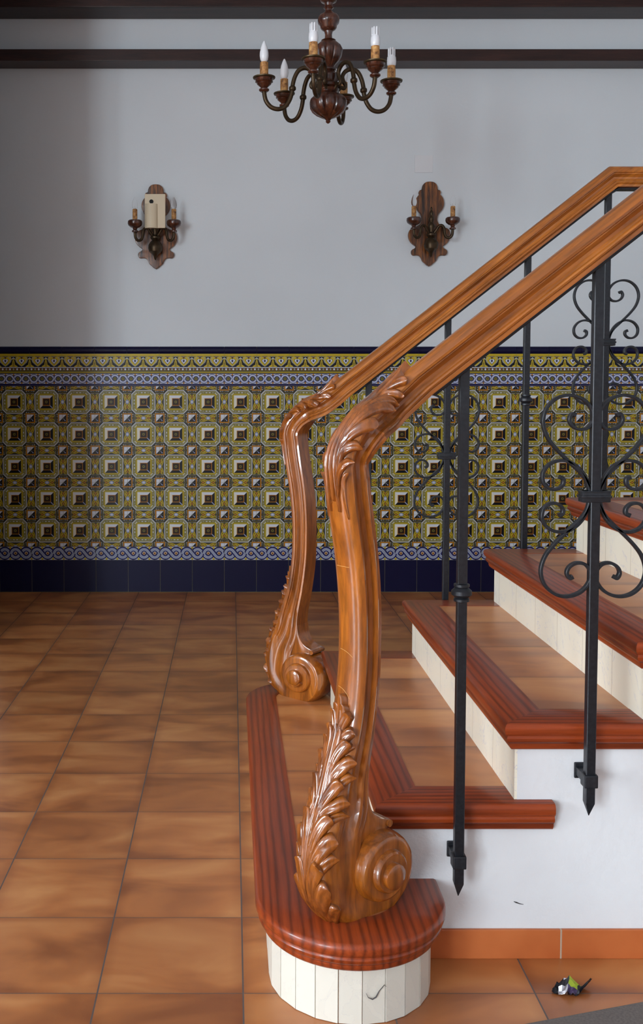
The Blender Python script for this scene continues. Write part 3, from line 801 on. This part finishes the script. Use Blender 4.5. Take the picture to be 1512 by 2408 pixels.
RAILS = {}
for side, X0, Y0, yr, nm in ((-1, .262, 2.052, 2.10, 'near'), (1, .252, 3.505, 3.465, 'far')):
    st, L, skin, split, surf, NP, nn, uu = build_rail(side, X0, Y0, yr, 2.6)
    RAILS[side] = yr
    which = 'nearest the camera' if side < 0 else 'on the far side of the stairs'
    hr = empty('handrail', (.6, yr, 1.40),
               'thick varnished orange-brown moulded handrail rising right, nearest the camera' if side < 0 else 'varnished moulded handrail on the far side of the stairs, levelling off at top right', 'handrail')
    link('rail', fin(skin(0, split), 32), M['rail'], hr)
    # flat iron bar under the rail
    bm = bmesh.new()
    zc = lambda X: .958 + .785 * X
    pl = [(2.6, zc(1.29)), (1.29, zc(1.29)), (.40, zc(.40))]; off = .036 / math.cos(math.atan(.785)); 
    ribbon(bm, [Vector((2.6, yr, zc(1.29) - .0385)), Vector((1.31, yr, zc(1.29) - .0385)), Vector((1.285, yr, zc(1.285) - off - .003)), Vector((.42, yr, zc(.42) - off - .003))], .008, .03)
    link('iron_strip', fin(bm), M['iron'], hr)
    nw = empty('newel_post', (X0, Y0, RH),
               'large carved S-shaped wooden newel post standing on the near end of the rounded bottom step' if side < 0 else 'smaller-looking carved S-shaped wooden newel post standing at the far end of the rounded bottom step', 'newel post')
    link('post', fin(skin(split, len(st) - 1), 32), M['newel'], nw)
    bidx0 = [i for i in range(split, len(st)) if st[i].p.z < .32][0]
    lb = l_at(st, L, NP(.06, .215), bidx0, min(len(st), bidx0 + 60))
    link('acanthus_carving', fin(make_leaf_base(surf, lb, 1.0 if side < 0 else .74), 45), M['leaf'], nw)
    l0 = l_at(st, L, NP(.038, 1.10), split - 20, bidx0)
    link('acanthus_carving', fin(make_leaf_top(surf, l0), 45), M['leaf'], nw)
    for e_ in (-1, 1):
        bm = bmesh.new(); ce = NP(Cu_, Cz_); be_ = st[-1].b
        rows = []
        for (r_, d_) in ((.026, .0), (.026, be_ + .0005), (.0255, be_ + .004), (.0235, be_ + .0055), (.004, be_ + .006)):
            rows.append([bm.verts.new(ce + uu * (r_ * 1.08 * math.cos(2 * PI * q / 24)) + Vector((0, 0, r_ * math.sin(2 * PI * q / 24))) + nn * (e_ * d_)) for q in range(24)])
        for r0, r1 in zip(rows[:-1], rows[1:]):
            for q in range(24): bm.faces.new((r0[q], r0[(q + 1) % 24], r1[(q + 1) % 24], r1[q]))
        bm.faces.new(rows[-1])
        link('volute_eye', fin(bm, 40), M['newel'], nw)
    # cove that flares from the shaft onto the top of the volute
    bm = bmesh.new()
    inn = crm([(.004, .43), (.000, .405), (-.008, .384), (-.024, .366), (-.046, .356), (-.060, .353)], 5)
    inn += [(-.063, .347), (-.055, .338), (-.02, .32), (.04, .32), (.03, .43)]
    prism(bm, inn, lambda a_, b_, d: NP(a_, b_) + nn * d, -.034, .034, .003)
    link('neck_moulding', fin(bm, 40), M['newel'], nw)
    bm = bmesh.new(); tube(bm, [NP(-.057, .345) + nn * .038, NP(-.057, .345) - nn * .038], .0075, 14)
    link('bead', fin(bm, 40), M['newel'], nw)
    if side < 0:
        # pale arc scratches on the outer face
        for (py, dl) in ((1328, .0), (1530, .012), (1632, .02)):
            bm = bmesh.new()
            z = atY(820, py, Y0 - .03).z; ll = l_at(st, L, NP(.0, z), split, bidx0)
            tube(bm, [surf(ll + dl * (k / 8) ** 2, -.02 + .036 * k / 8, .0002) for k in range(9)], .0005, 6)
            link('scratch', fin(bm), M['scratch'], nw)

# ------------------------------------------------------------------ iron balusters
BIG = [(6, 12), (12, 26), (27, 50), (58, 80), (90, 112), (112, 142), (121, 176), (112, 208), (88, 230), (58, 236), (28, 226), (8, 203), (5, 178), (18, 160), (38, 157), (54, 166), (60, 180), (54, 192), (46, 189)]
SML = [(10, 12), (15, 30), (26, 54), (46, 74), (74, 84), (102, 77), (119, 56), (118, 32), (104, 18), (86, 17), (73, 27), (72, 40), (81, 45)]
PXM = 2.12 / F
def scroll_shape(shape, cx, y, cz, sx, sz):
    pts = [Vector((cx + sx * (a + 2) * PXM, y, cz + sz * b * PXM)) for a, b in shape]
    C = [Vector(p) for p in crm([tuple(p) for p in pts], 7)]; n = len(C)
    th = [.0064 if i < n - 16 else .0064 + .003 * ((i - n + 16) / 16) for i in range(n)]
    bm = bmesh.new(); ribbon(bm, C, th, .014)
    return fin(bm, 40)
def baluster(side, k, kind):
    yr = RAILS[side]; X = .483 + .2755 * k if side < 0 else .470 + .270 * k
    zt = min(.958 + .785 * X, .958 + .785 * 1.29) - .036 / (math.cos(math.atan(.785)) if X < 1.26 else 1) - .004
    zb = .169 + .175 * k
    lab = LABELS[(side, k)]
    b = empty('baluster', (X, yr, zb), lab, 'baluster', 'wrought iron balusters of the staircase')
    bm = bmesh.new(); h = .010
    b2 = bmesh.new()
    lv = [(zb, .0006), (zb + .030, h), (zt - .004, h)]
    sl = .785 if X < 1.26 else 0
    rings = []
    for z, r in lv: rings.append([b2.verts.new((X + a * r, yr + c * r, z + (sl * a * r if z > zb + .1 else 0))) for a, c in ((-1, -1), (1, -1), (1, 1), (-1, 1))])
    for r0, r1 in zip(rings[:-1], rings[1:]):
        for q in range(4): b2.faces.new((r0[q], r0[(q + 1) % 4], r1[(q + 1) % 4], r1[q]))
    b2.faces.new(rings[0]); b2.faces.new(rings[-1])
    bmesh.ops.bevel(b2, geom=[e for e in b2.edges if abs(e.verts[0].co.z - e.verts[1].co.z) > .1], offset=.0015, segments=1, affect='EDGES')
    merge(bm, b2); link('bar', fin(bm, 30), M['iron'], b)
    # clamp and tab into the side of the stairs
    bm = bmesh.new(); zz = zb + .063
    box(bm, X - .0145, X + .0145, yr - .0145, yr + .0145, zz, zz + .028, .003)
    wallY = SY0 if side < 0 else SY1
    y0, y1 = sorted((yr, wallY)); box(bm, X - .010, X + .010, y0, y1, zz + .004, zz + .022, .002)
    box(bm, X - .013, X + .013, *( (wallY - .006, wallY) if side < 0 else (wallY, wallY + .006)), zz - .004, zz + .031, .003)
    link('wall_bracket', fin(bm), M['iron'], b)
    if kind == 'ring':
        zr = .822 + .198 * k
        bm = bmesh.new()
        lathe(bm, [(.010, -.020), (.0165, -.018), (.0165, -.013), (.014, -.011), (.0215, -.004), (.0215, .004), (.014, .011), (.0165, .013), (.0165, .018), (.010, .020)], (X, yr, zr), 20)
        link('collar', fin(bm, 30), M['iron'], b)
    else:
        zc_ = 1.025 + .1947 * (k - 1)
        y = yr
        for sx in (-1, 1):
            for sz in (-1, 1):
                link('scroll', scroll_shape(BIG, X, y, zc_, sx, sz), M['iron'], b)
                link('scroll', scroll_shape(SML, X, y, zc_, sx, sz), M['iron'], b)
        bm = bmesh.new(); box(bm, X - .030, X + .030, yr - .014, yr + .014, zc_ - .012, zc_ + .012, .003)
        box(bm, X - .032, X + .032, yr - .016, yr + .016, zc_ - .003, zc_ + .003, .002)
        box(bm, X - .031, X + .031, yr - .015, yr + .015, zc_ + .0085, zc_ + .012, .001)
        link('collar', fin(bm, 30), M['iron'], b)
LABELS = {(-1, 0): 'black iron baluster with round collar, fixed to the white wall beside the big newel post',
          (-1, 1): 'black iron baluster with large double scrolls, frontmost at the right',
          (1, 0): 'plain black iron baluster just behind the upper bend of the big newel post',
          (1, 1): 'black iron baluster with scrolls behind the third step, left of the two far scrolled ones',
          (1, 2): 'slim black iron baluster with small round collar, on the far side behind the fourth step',
          (1, 3): 'black iron baluster with scrolls under the levelling bend of the far handrail'}
for k, kd in ((0, 'ring'), (1, 'scroll')): baluster(-1, k, kd)
for k, kd in ((0, 'ring'), (1, 'scroll'), (2, 'ring'), (3, 'scroll')): baluster(1, k, kd)

# ------------------------------------------------------------------ chandelier
CY = 4.2
def cz(py, dy=0): return atY(772, py, CY + dy).z
cx0 = atY(772, 180, CY).x; PM = 4.12 / F
ch = empty('chandelier', (cx0, CY, cz(290)), 'dark turned-wood chandelier with six bronze arms and mismatched white bulbs, hanging from the ceiling', 'chandelier')
def prof(lst): return [(r * PM, cz(y)) for y, r in lst]
bm = bmesh.new()
lathe(bm, prof([(220, 18), (226, 34), (234, 42), (238, 44), (244, 44), (254, 43), (263, 38), (271, 28), (277, 16), (280, 8), (284, 4.5), (286, 6), (289, 4), (291, .5)][::-1]), (cx0, CY, 0), 60, 10, .14, (cz(280), cz(222)))
lathe(bm, prof([(160, 14), (163, 18), (166, 18), (168, 15), (174, 21), (178, 24), (190, 24), (196, 21), (199, 25), (205, 26), (208, 22), (211, 26), (216, 24), (221, 19)][::-1]), (cx0, CY, 0), 40)
lathe(bm, prof([(93, 10), (95, 17), (97, 12), (100, 20), (108, 29), (116, 33), (120, 34), (124, 33), (134, 31), (144, 25), (152, 17), (158, 13), (162, 16)][::-1]), (cx0, CY, 0), 60, 10, .12, (cz(155), cz(112)))
lathe(bm, prof([(26, 8), (32, 13), (36, 21), (42, 25), (48, 26), (54, 25), (60, 20), (66, 19), (70, 16), (74, 10), (82, 8), (92, 9), (96, 12)][::-1]), (cx0, CY, 0), 40, 6, .05, (cz(60), cz(34)))
lathe(bm, prof([(-30, 4), (-14, 6), (-8, 16), (-2, 20), (4, 18), (8, 10), (14, 9), (19, 12), (22, 8), (28, 8)][::-1]), (cx0, CY, 0), 32)
link('turned_column', fin(bm, 35), M['redwood'], ch)
bm = bmesh.new(); tube(bm, [(cx0, CY, cz(-28)), (cx0, CY, ZC - .04)], .008, 10)
lathe(bm, [(.012, -.05), (.05, -.03), (.062, -.01), (.062, 0)], (cx0, CY, ZC), 24)
link('hanging_rod', fin(bm, 35), M['bronze'], ch)
def candle_bulb(bm, c, r, h):
    lathe(bm, [(r * .45, 0), (r * .6, .004), (r * .85, h * .12), (r, h * .3), (r * .97, h * .45), (r * .78, h * .66), (r * .5, h * .83), (r * .24, h * .95), (r * .04, h)], c, 20)
def cfl(bm, c, r):
    lathe(bm, [(r * .75, 0), (r * .95, .006), (r, .02), (r * .92, .036), (r * .6, .044)], c, 20)
    for k in range(3):
        a = 2 * PI * k / 3 + .4
        for e in (-1, 1):
            x, y = c[0] + math.cos(a) * r * .55 - math.sin(a) * e * r * .26, c[1] + math.sin(a) * r * .55 + math.cos(a) * e * r * .26
            lathe(bm, [(r * .2, .04), (r * .2, .070), (r * .12, .0735)], (x, y, c[2]), 8)
ARMR = .272; zcup = cz(188)
kinds = ['candle', 'cfl', 'cfl', 'cfl', 'candle', 'candle']
for k, deg in enumerate((176, 108, 52, -6, -70, -130)):
    a = math.radians(deg); d = Vector((math.cos(a), -math.sin(a), 0))
    def at(r, y): return Vector((cx0, CY, 0)) + d * (r * PM) + Vector((0, 0, cz(y)))
    arm = empty('arm', (0, 0, 0)); arm.parent = ch; arm.location = at(90, 230) - Vector(ch.location)
    bm = bmesh.new()
    P_ = [(22, 214), (30, 206), (38, 207), (41, 200), (36, 190), (34, 178), (42, 166), (56, 161), (70, 167), (79, 182), (84, 200), (86, 218), (92, 238), (104, 254), (120, 259), (136, 254), (147, 241), (151, 226), (152, 214)]
    C = crm([tuple(at(r, y)) for r, y in P_], 5); tube(bm, C, [5.2 * PM * (.75 + .25 * min(1, i / 30)) for i in range(len(C))], 10)
    tube(bm, [tuple(at(20, 200)), tuple(at(36, 206))], 4 * PM, 8)
    for (r, y) in ((85, 210),):
        lathe(bm, [(4 * PM, -.012), (8 * PM, -.006), (8.4 * PM, 0), (8 * PM, .006), (4 * PM, .012)], at(r, y), 12)
    link('branch', fin(bm, 50), M['bronze'], arm)
    c = Vector((cx0, CY, zcup)) + d * (152 * PM)
    bm = bmesh.new()
    lathe(bm, [(8 * PM, -31 * PM), (12 * PM, -28 * PM), (12 * PM, -25 * PM), (7 * PM, -22 * PM), (11 * PM, -18 * PM), (17 * PM, -13 * PM), (16 * PM, -11 * PM), (21 * PM, -8 * PM), (20 * PM, -5 * PM), (22 * PM, -1 * PM), (20 * PM, 0)], c, 28)
    link('cup', fin(bm, 35), M['redwood'], arm)
    bm = bmesh.new(); lathe(bm, [(20 * PM, -1.5 * PM), (26 * PM, .5 * PM), (26.5 * PM, 3 * PM), (24 * PM, 3.5 * PM), (10 * PM, 2 * PM)], c, 28)
    link('drip_pan', fin(bm, 35), M['brass'], arm)
    bm = bmesh.new(); lathe(bm, [(9.6 * PM, 1 * PM), (9.9 * PM, 20 * PM), (9.5 * PM, 37 * PM), (7 * PM, 38 * PM)], c, 20)
    link('candle_sleeve', fin(bm, 35), M['wax'], arm)
    bm = bmesh.new(); cc = c + Vector((0, 0, 37 * PM))
    if kinds[k] == 'candle': candle_bulb(bm, cc, 10.5 * PM, 50 * PM)
    else: cfl(bm, cc, 11 * PM)
    link('bulb', fin(bm, 40), M['bulbwhite'], arm)

# ------------------------------------------------------------------ wall sconces
OUT = [(0, 0), (60, 8), (108, 45), (128, 95), (135, 130), (168, 145), (184, 182), (176, 212), (196, 236), (226, 285), (238, 350), (232, 410), (200, 475), (150, 530), (128, 600), (136, 660), (165, 705), (215, 735), (285, 765),
       (330, 800), (352, 870), (340, 945), (300, 1010), (250, 1050), (226, 1072), (246, 1100), (280, 1118), (300, 1150), (292, 1195), (262, 1218), (215, 1216), (165, 1225), (132, 1265), (112, 1310), (72, 1345), (40, 1375), (0, 1398)]
SM = 6.28 / F / 7.2
def sconce(px, py_top, label, bright):
    top = atY(px, py_top, WY - .01); cx, zt = top.x, top.z
    sc = empty('wall_sconce', (cx, WY, zt - .25), label, 'wall lamp')
    half = crm(OUT, 3)
    poly = [(cx + a * SM, zt - b * SM) for a, b in half] + [(cx - a * SM, zt - b * SM) for a, b in half[1:-1]][::-1]
    bm = bmesh.new(); prism(bm, poly, lambda a, b, d: (a, d, b), WY, WY - .024, .006, 3)
    link('back_plate', fin(bm, 30), M['walnut'], sc)
    Z = lambda y: zt - (y - 630) * SM
    Yc = WY - .075
    bm = bmesh.new()
    lathe(bm, [(3 * SM, Z(1900)), (18 * SM, Z(1880)), (30 * SM, Z(1830)), (55 * SM, Z(1800)), (105 * SM, Z(1760)), (120 * SM, Z(1700)), (112 * SM, Z(1650)), (80 * SM, Z(1600)), (50 * SM, Z(1575)), (80 * SM, Z(1545)), (82 * SM, Z(1520)), (40 * SM, Z(1490)),
               (36 * SM, Z(1450)), (60 * SM, Z(1400)), (56 * SM, Z(1370)), (28 * SM, Z(1330)), (40 * SM, Z(1290)), (44 * SM, Z(1260)), (24 * SM, Z(1220)), (34 * SM, Z(1190)), (30 * SM, Z(1160)), (14 * SM, Z(1130)), (18 * SM, Z(1100)), (2 * SM, Z(1070))], (cx, Yc, 0), 24)
    tube(bm, [(cx, WY - .02, Z(1500)), (cx, Yc, Z(1500))], .012, 10)
    link('turned_body', fin(bm, 35), M['bronze'], sc)
    for e in (-1, 1):
        arm = empty('arm', (0, 0, 0)); arm.parent = sc; arm.location = Vector((cx + e * .1, WY - .11, Z(1500))) - Vector(sc.location)
        xc, yc = cx + e * .117, WY - .135
        def at(t, y): return (cx + e * .117 * t, Yc + (yc - Yc) * t, Z(y))
        bm = bmesh.new(); C = crm([at(.15, 1500), at(.28, 1440), at(.36, 1400), at(.5, 1390), at(.6, 1440), at(.62, 1510), at(.7, 1580), at(.85, 1600), at(.97, 1560), at(1.0, 1490), at(1, 1460)], 5)
        tube(bm, C, .0085, 10); link('branch', fin(bm, 50), M['bronze'], arm)
        c = (xc, yc, 0)
        bm = bmesh.new(); lathe(bm, [(30 * SM, Z(1475)), (52 * SM, Z(1465)), (52 * SM, Z(1445)), (30 * SM, Z(1430)), (42 * SM, Z(1400)), (70 * SM, Z(1390)), (108 * SM, Z(1360)), (120 * SM, Z(1325)), (116 * SM, Z(1290)), (100 * SM, Z(1275)), (40 * SM, Z(1285))], c, 28)
        link('cup', fin(bm, 35), M['redwood'], arm)
        bm = bmesh.new(); lathe(bm, [(39 * SM, Z(1288)), (39 * SM, Z(1100)), (30 * SM, Z(1094))], c, 20); link('candle_sleeve', fin(bm, 35), M['wax'], arm)
        bm = bmesh.new(); candle_bulb(bm, (xc, yc, Z(1096)), 46 * SM, 195 * SM); link('bulb', fin(bm, 40), M['glass'], arm)
        bm = bmesh.new(); tube(bm, [(xc, yc, Z(1096)), (xc, yc, Z(1050))], [.004, .002], 8); link('filament', fin(bm), M['plate'], arm)
    return sc
sconce(1010.3, 427.5, 'carved walnut wall lamp with two small clear bulbs, the bare one at the right', True)
sconce(366.5, 434, 'carved walnut wall lamp at the left, partly hidden behind a cream plastic box', False)
# cream plastic box in front of the left sconce
by = WY - .16; p0 = atY(340.5, 536, by); p1 = atY(388.5, 456, by)
bx = empty('plastic_box', ((p0.x + p1.x) / 2, by, p0.z), 'cream plastic box with half-round column and small hole, fixed over the left wall lamp', 'plastic box')
bm = bmesh.new(); box(bm, p0.x, p1.x, by, by + .018, p0.z, p1.z, .003)
box(bm, p0.x + .03, p1.x - .03, by + .018, WY - .02, p0.z + .02, p0.z + .12, .002)
link('plate', fin(bm), M['plastic'], bx)
bm = bmesh.new(); q0 = atY(341, 540, by); q1 = atY(370.5, 480, by); r = (q1.x - q0.x) / 2; cxx = (q0.x + q1.x) / 2
arc = [(cxx - r * math.cos(PI * k / 20), by + .002 - r * .75 * math.sin(PI * k / 20)) for k in range(21)]
prism(bm, arc, lambda a, b, d: (a, b, d), p0.z - .002, q1.z)
link('half_round_column', fin(bm, 30), M['plastic'], bx)
bm = bmesh.new(); hc = atY(356, 474, by)
b2 = bmesh.new(); lathe(b2, [(.0125, 0), (.0125, .0022), (.0125, .0024), (.001, .0024)], (0, 0, 0), 20)
merge(bm, b2, Matrix.Translation((hc.x, by - .0005, hc.z)) @ Matrix.Rotation(PI / 2, 4, 'X'))
link('hole', fin(bm), M['hole'], bx)

# ------------------------------------------------------------------ small stuff
# crumpled snack wrapper on the floor
def fl(px, py): 
    a, b = (px - PX) / F, (PY - py) / F; d = (a, b * SP + CP, b * CP - SP); k = -H / d[2]; return Vector((d[0] * k, d[1] * k, 0))
wc = fl(1338, 2330)
WM = []
for nme, c, mt in (('foil_black', (28, 28, 34), .3), ('foil_silver', (190, 192, 200), .9), ('foil_green', (150, 168, 40), .2), ('foil_violet', (70, 56, 90), .3)): WM.append(plain(nme, rgb(*c), .28, mt))
bm = bmesh.new(); random.seed(11)
n = 10; g = [[None] * (n + 1) for _ in range(n + 1)]
for i in range(n + 1):
    for j in range(n + 1):
        u_, v_ = i / n - .5, j / n - .5
        w_ = 1 - .75 * abs(u_ + .08) ** 1.0            # pinched ends
        x = u_ * .058 + v_ * .022; y = v_ * .046 * w_ - u_ * .014
        z = .0015 + .030 * max(0, 1 - 2.4 * math.hypot(u_ * .9, v_ * 1.1)) + abs(random.gauss(0, .0035))
        if i == n: x += .014; y += .012; z += .014
        g[i][j] = bm.verts.new((wc.x + x + random.uniform(-.0015, .0015), wc.y + y + random.uniform(-.0015, .0015), z))
for i in range(n):
    for j in range(n):
        f_ = bm.faces.new((g[i][j], g[i + 1][j], g[i + 1][j + 1], g[i][j + 1]))
        f_.material_index = (2 if 5 <= i <= 7 and j >= 3 else 1 if (3 <= i <= 5 and j >= 5) or (2 <= i <= 4 and j <= 2) else 3 if i >= 3 and 1 <= j <= 2 and i < 8 else 0)
me = fin(bm); o = link('snack_wrapper', me, WM)
md = o.modifiers.new('thick', 'SOLIDIFY'); md.thickness = .0006
tag(o, 'crumpled black and silver foil snack wrapper lying on the terracotta floor', 'wrapper')
# grey mat
e0, e1 = fl(1290, 2408), fl(1512, 2366); dr = (e1 - e0).normalized(); pr = Vector((dr.y, -dr.x, 0))
bm = bmesh.new(); q = [e0 - dr * .25, e1 + dr * .5, e1 + dr * .5 + pr * .55, e0 - dr * .25 + pr * .55]
prism(bm, [(v.x, v.y) for v in q], lambda a, b, d: (a, b, d), 0, .010, .002)
tag(link('floor_mat', fin(bm), M['mat']), 'plain grey floor mat with a straight edge in the bottom right corner', 'mat')

# ------------------------------------------------------------------ light
def area(name, loc, rot, sx, sy, power, col):
    d = bpy.data.lights.new(name, 'AREA'); d.shape = 'RECTANGLE'; d.size = sx; d.size_y = sy; d.energy = power; d.color = col
    o = bpy.data.objects.new(name, d); o.location = loc; o.rotation_euler = rot; COL.objects.link(o); return o
a, b, z0, z1 = WIN_L
area('window_daylight', (XL - .16, (a + b) / 2, (z0 + z1) / 2), (0, -PI / 2, 0), z1 - z0, b - a, 590, (.765, .90, 1.0))
a, b, z0, z1 = WIN_S
area('side_daylight', (XL - .16, (a + b) / 2, (z0 + z1) / 2), (0, -PI / 2, 0), z1 - z0, b - a, 430, (.84, .93, 1.0))
a, b, z0, z1 = WIN_F
area('door_daylight', ((a + b) / 2, YF - .16, (z0 + z1) / 2), (PI / 2, 0, 0), b - a, z1 - z0, 430, (.765, .90, 1.0))
wd = bpy.data.worlds.new('world'); SC.world = wd; wd.use_nodes = True
wd.node_tree.nodes['Background'].inputs[0].default_value = (.75, .85, 1, 1); wd.node_tree.nodes['Background'].inputs[1].default_value = 1.0
vs = SC.view_settings; vs.view_transform = 'Standard'; vs.look = 'None'; vs.gamma = 1; vs.use_curve_mapping = False; vs.exposure = -0.33
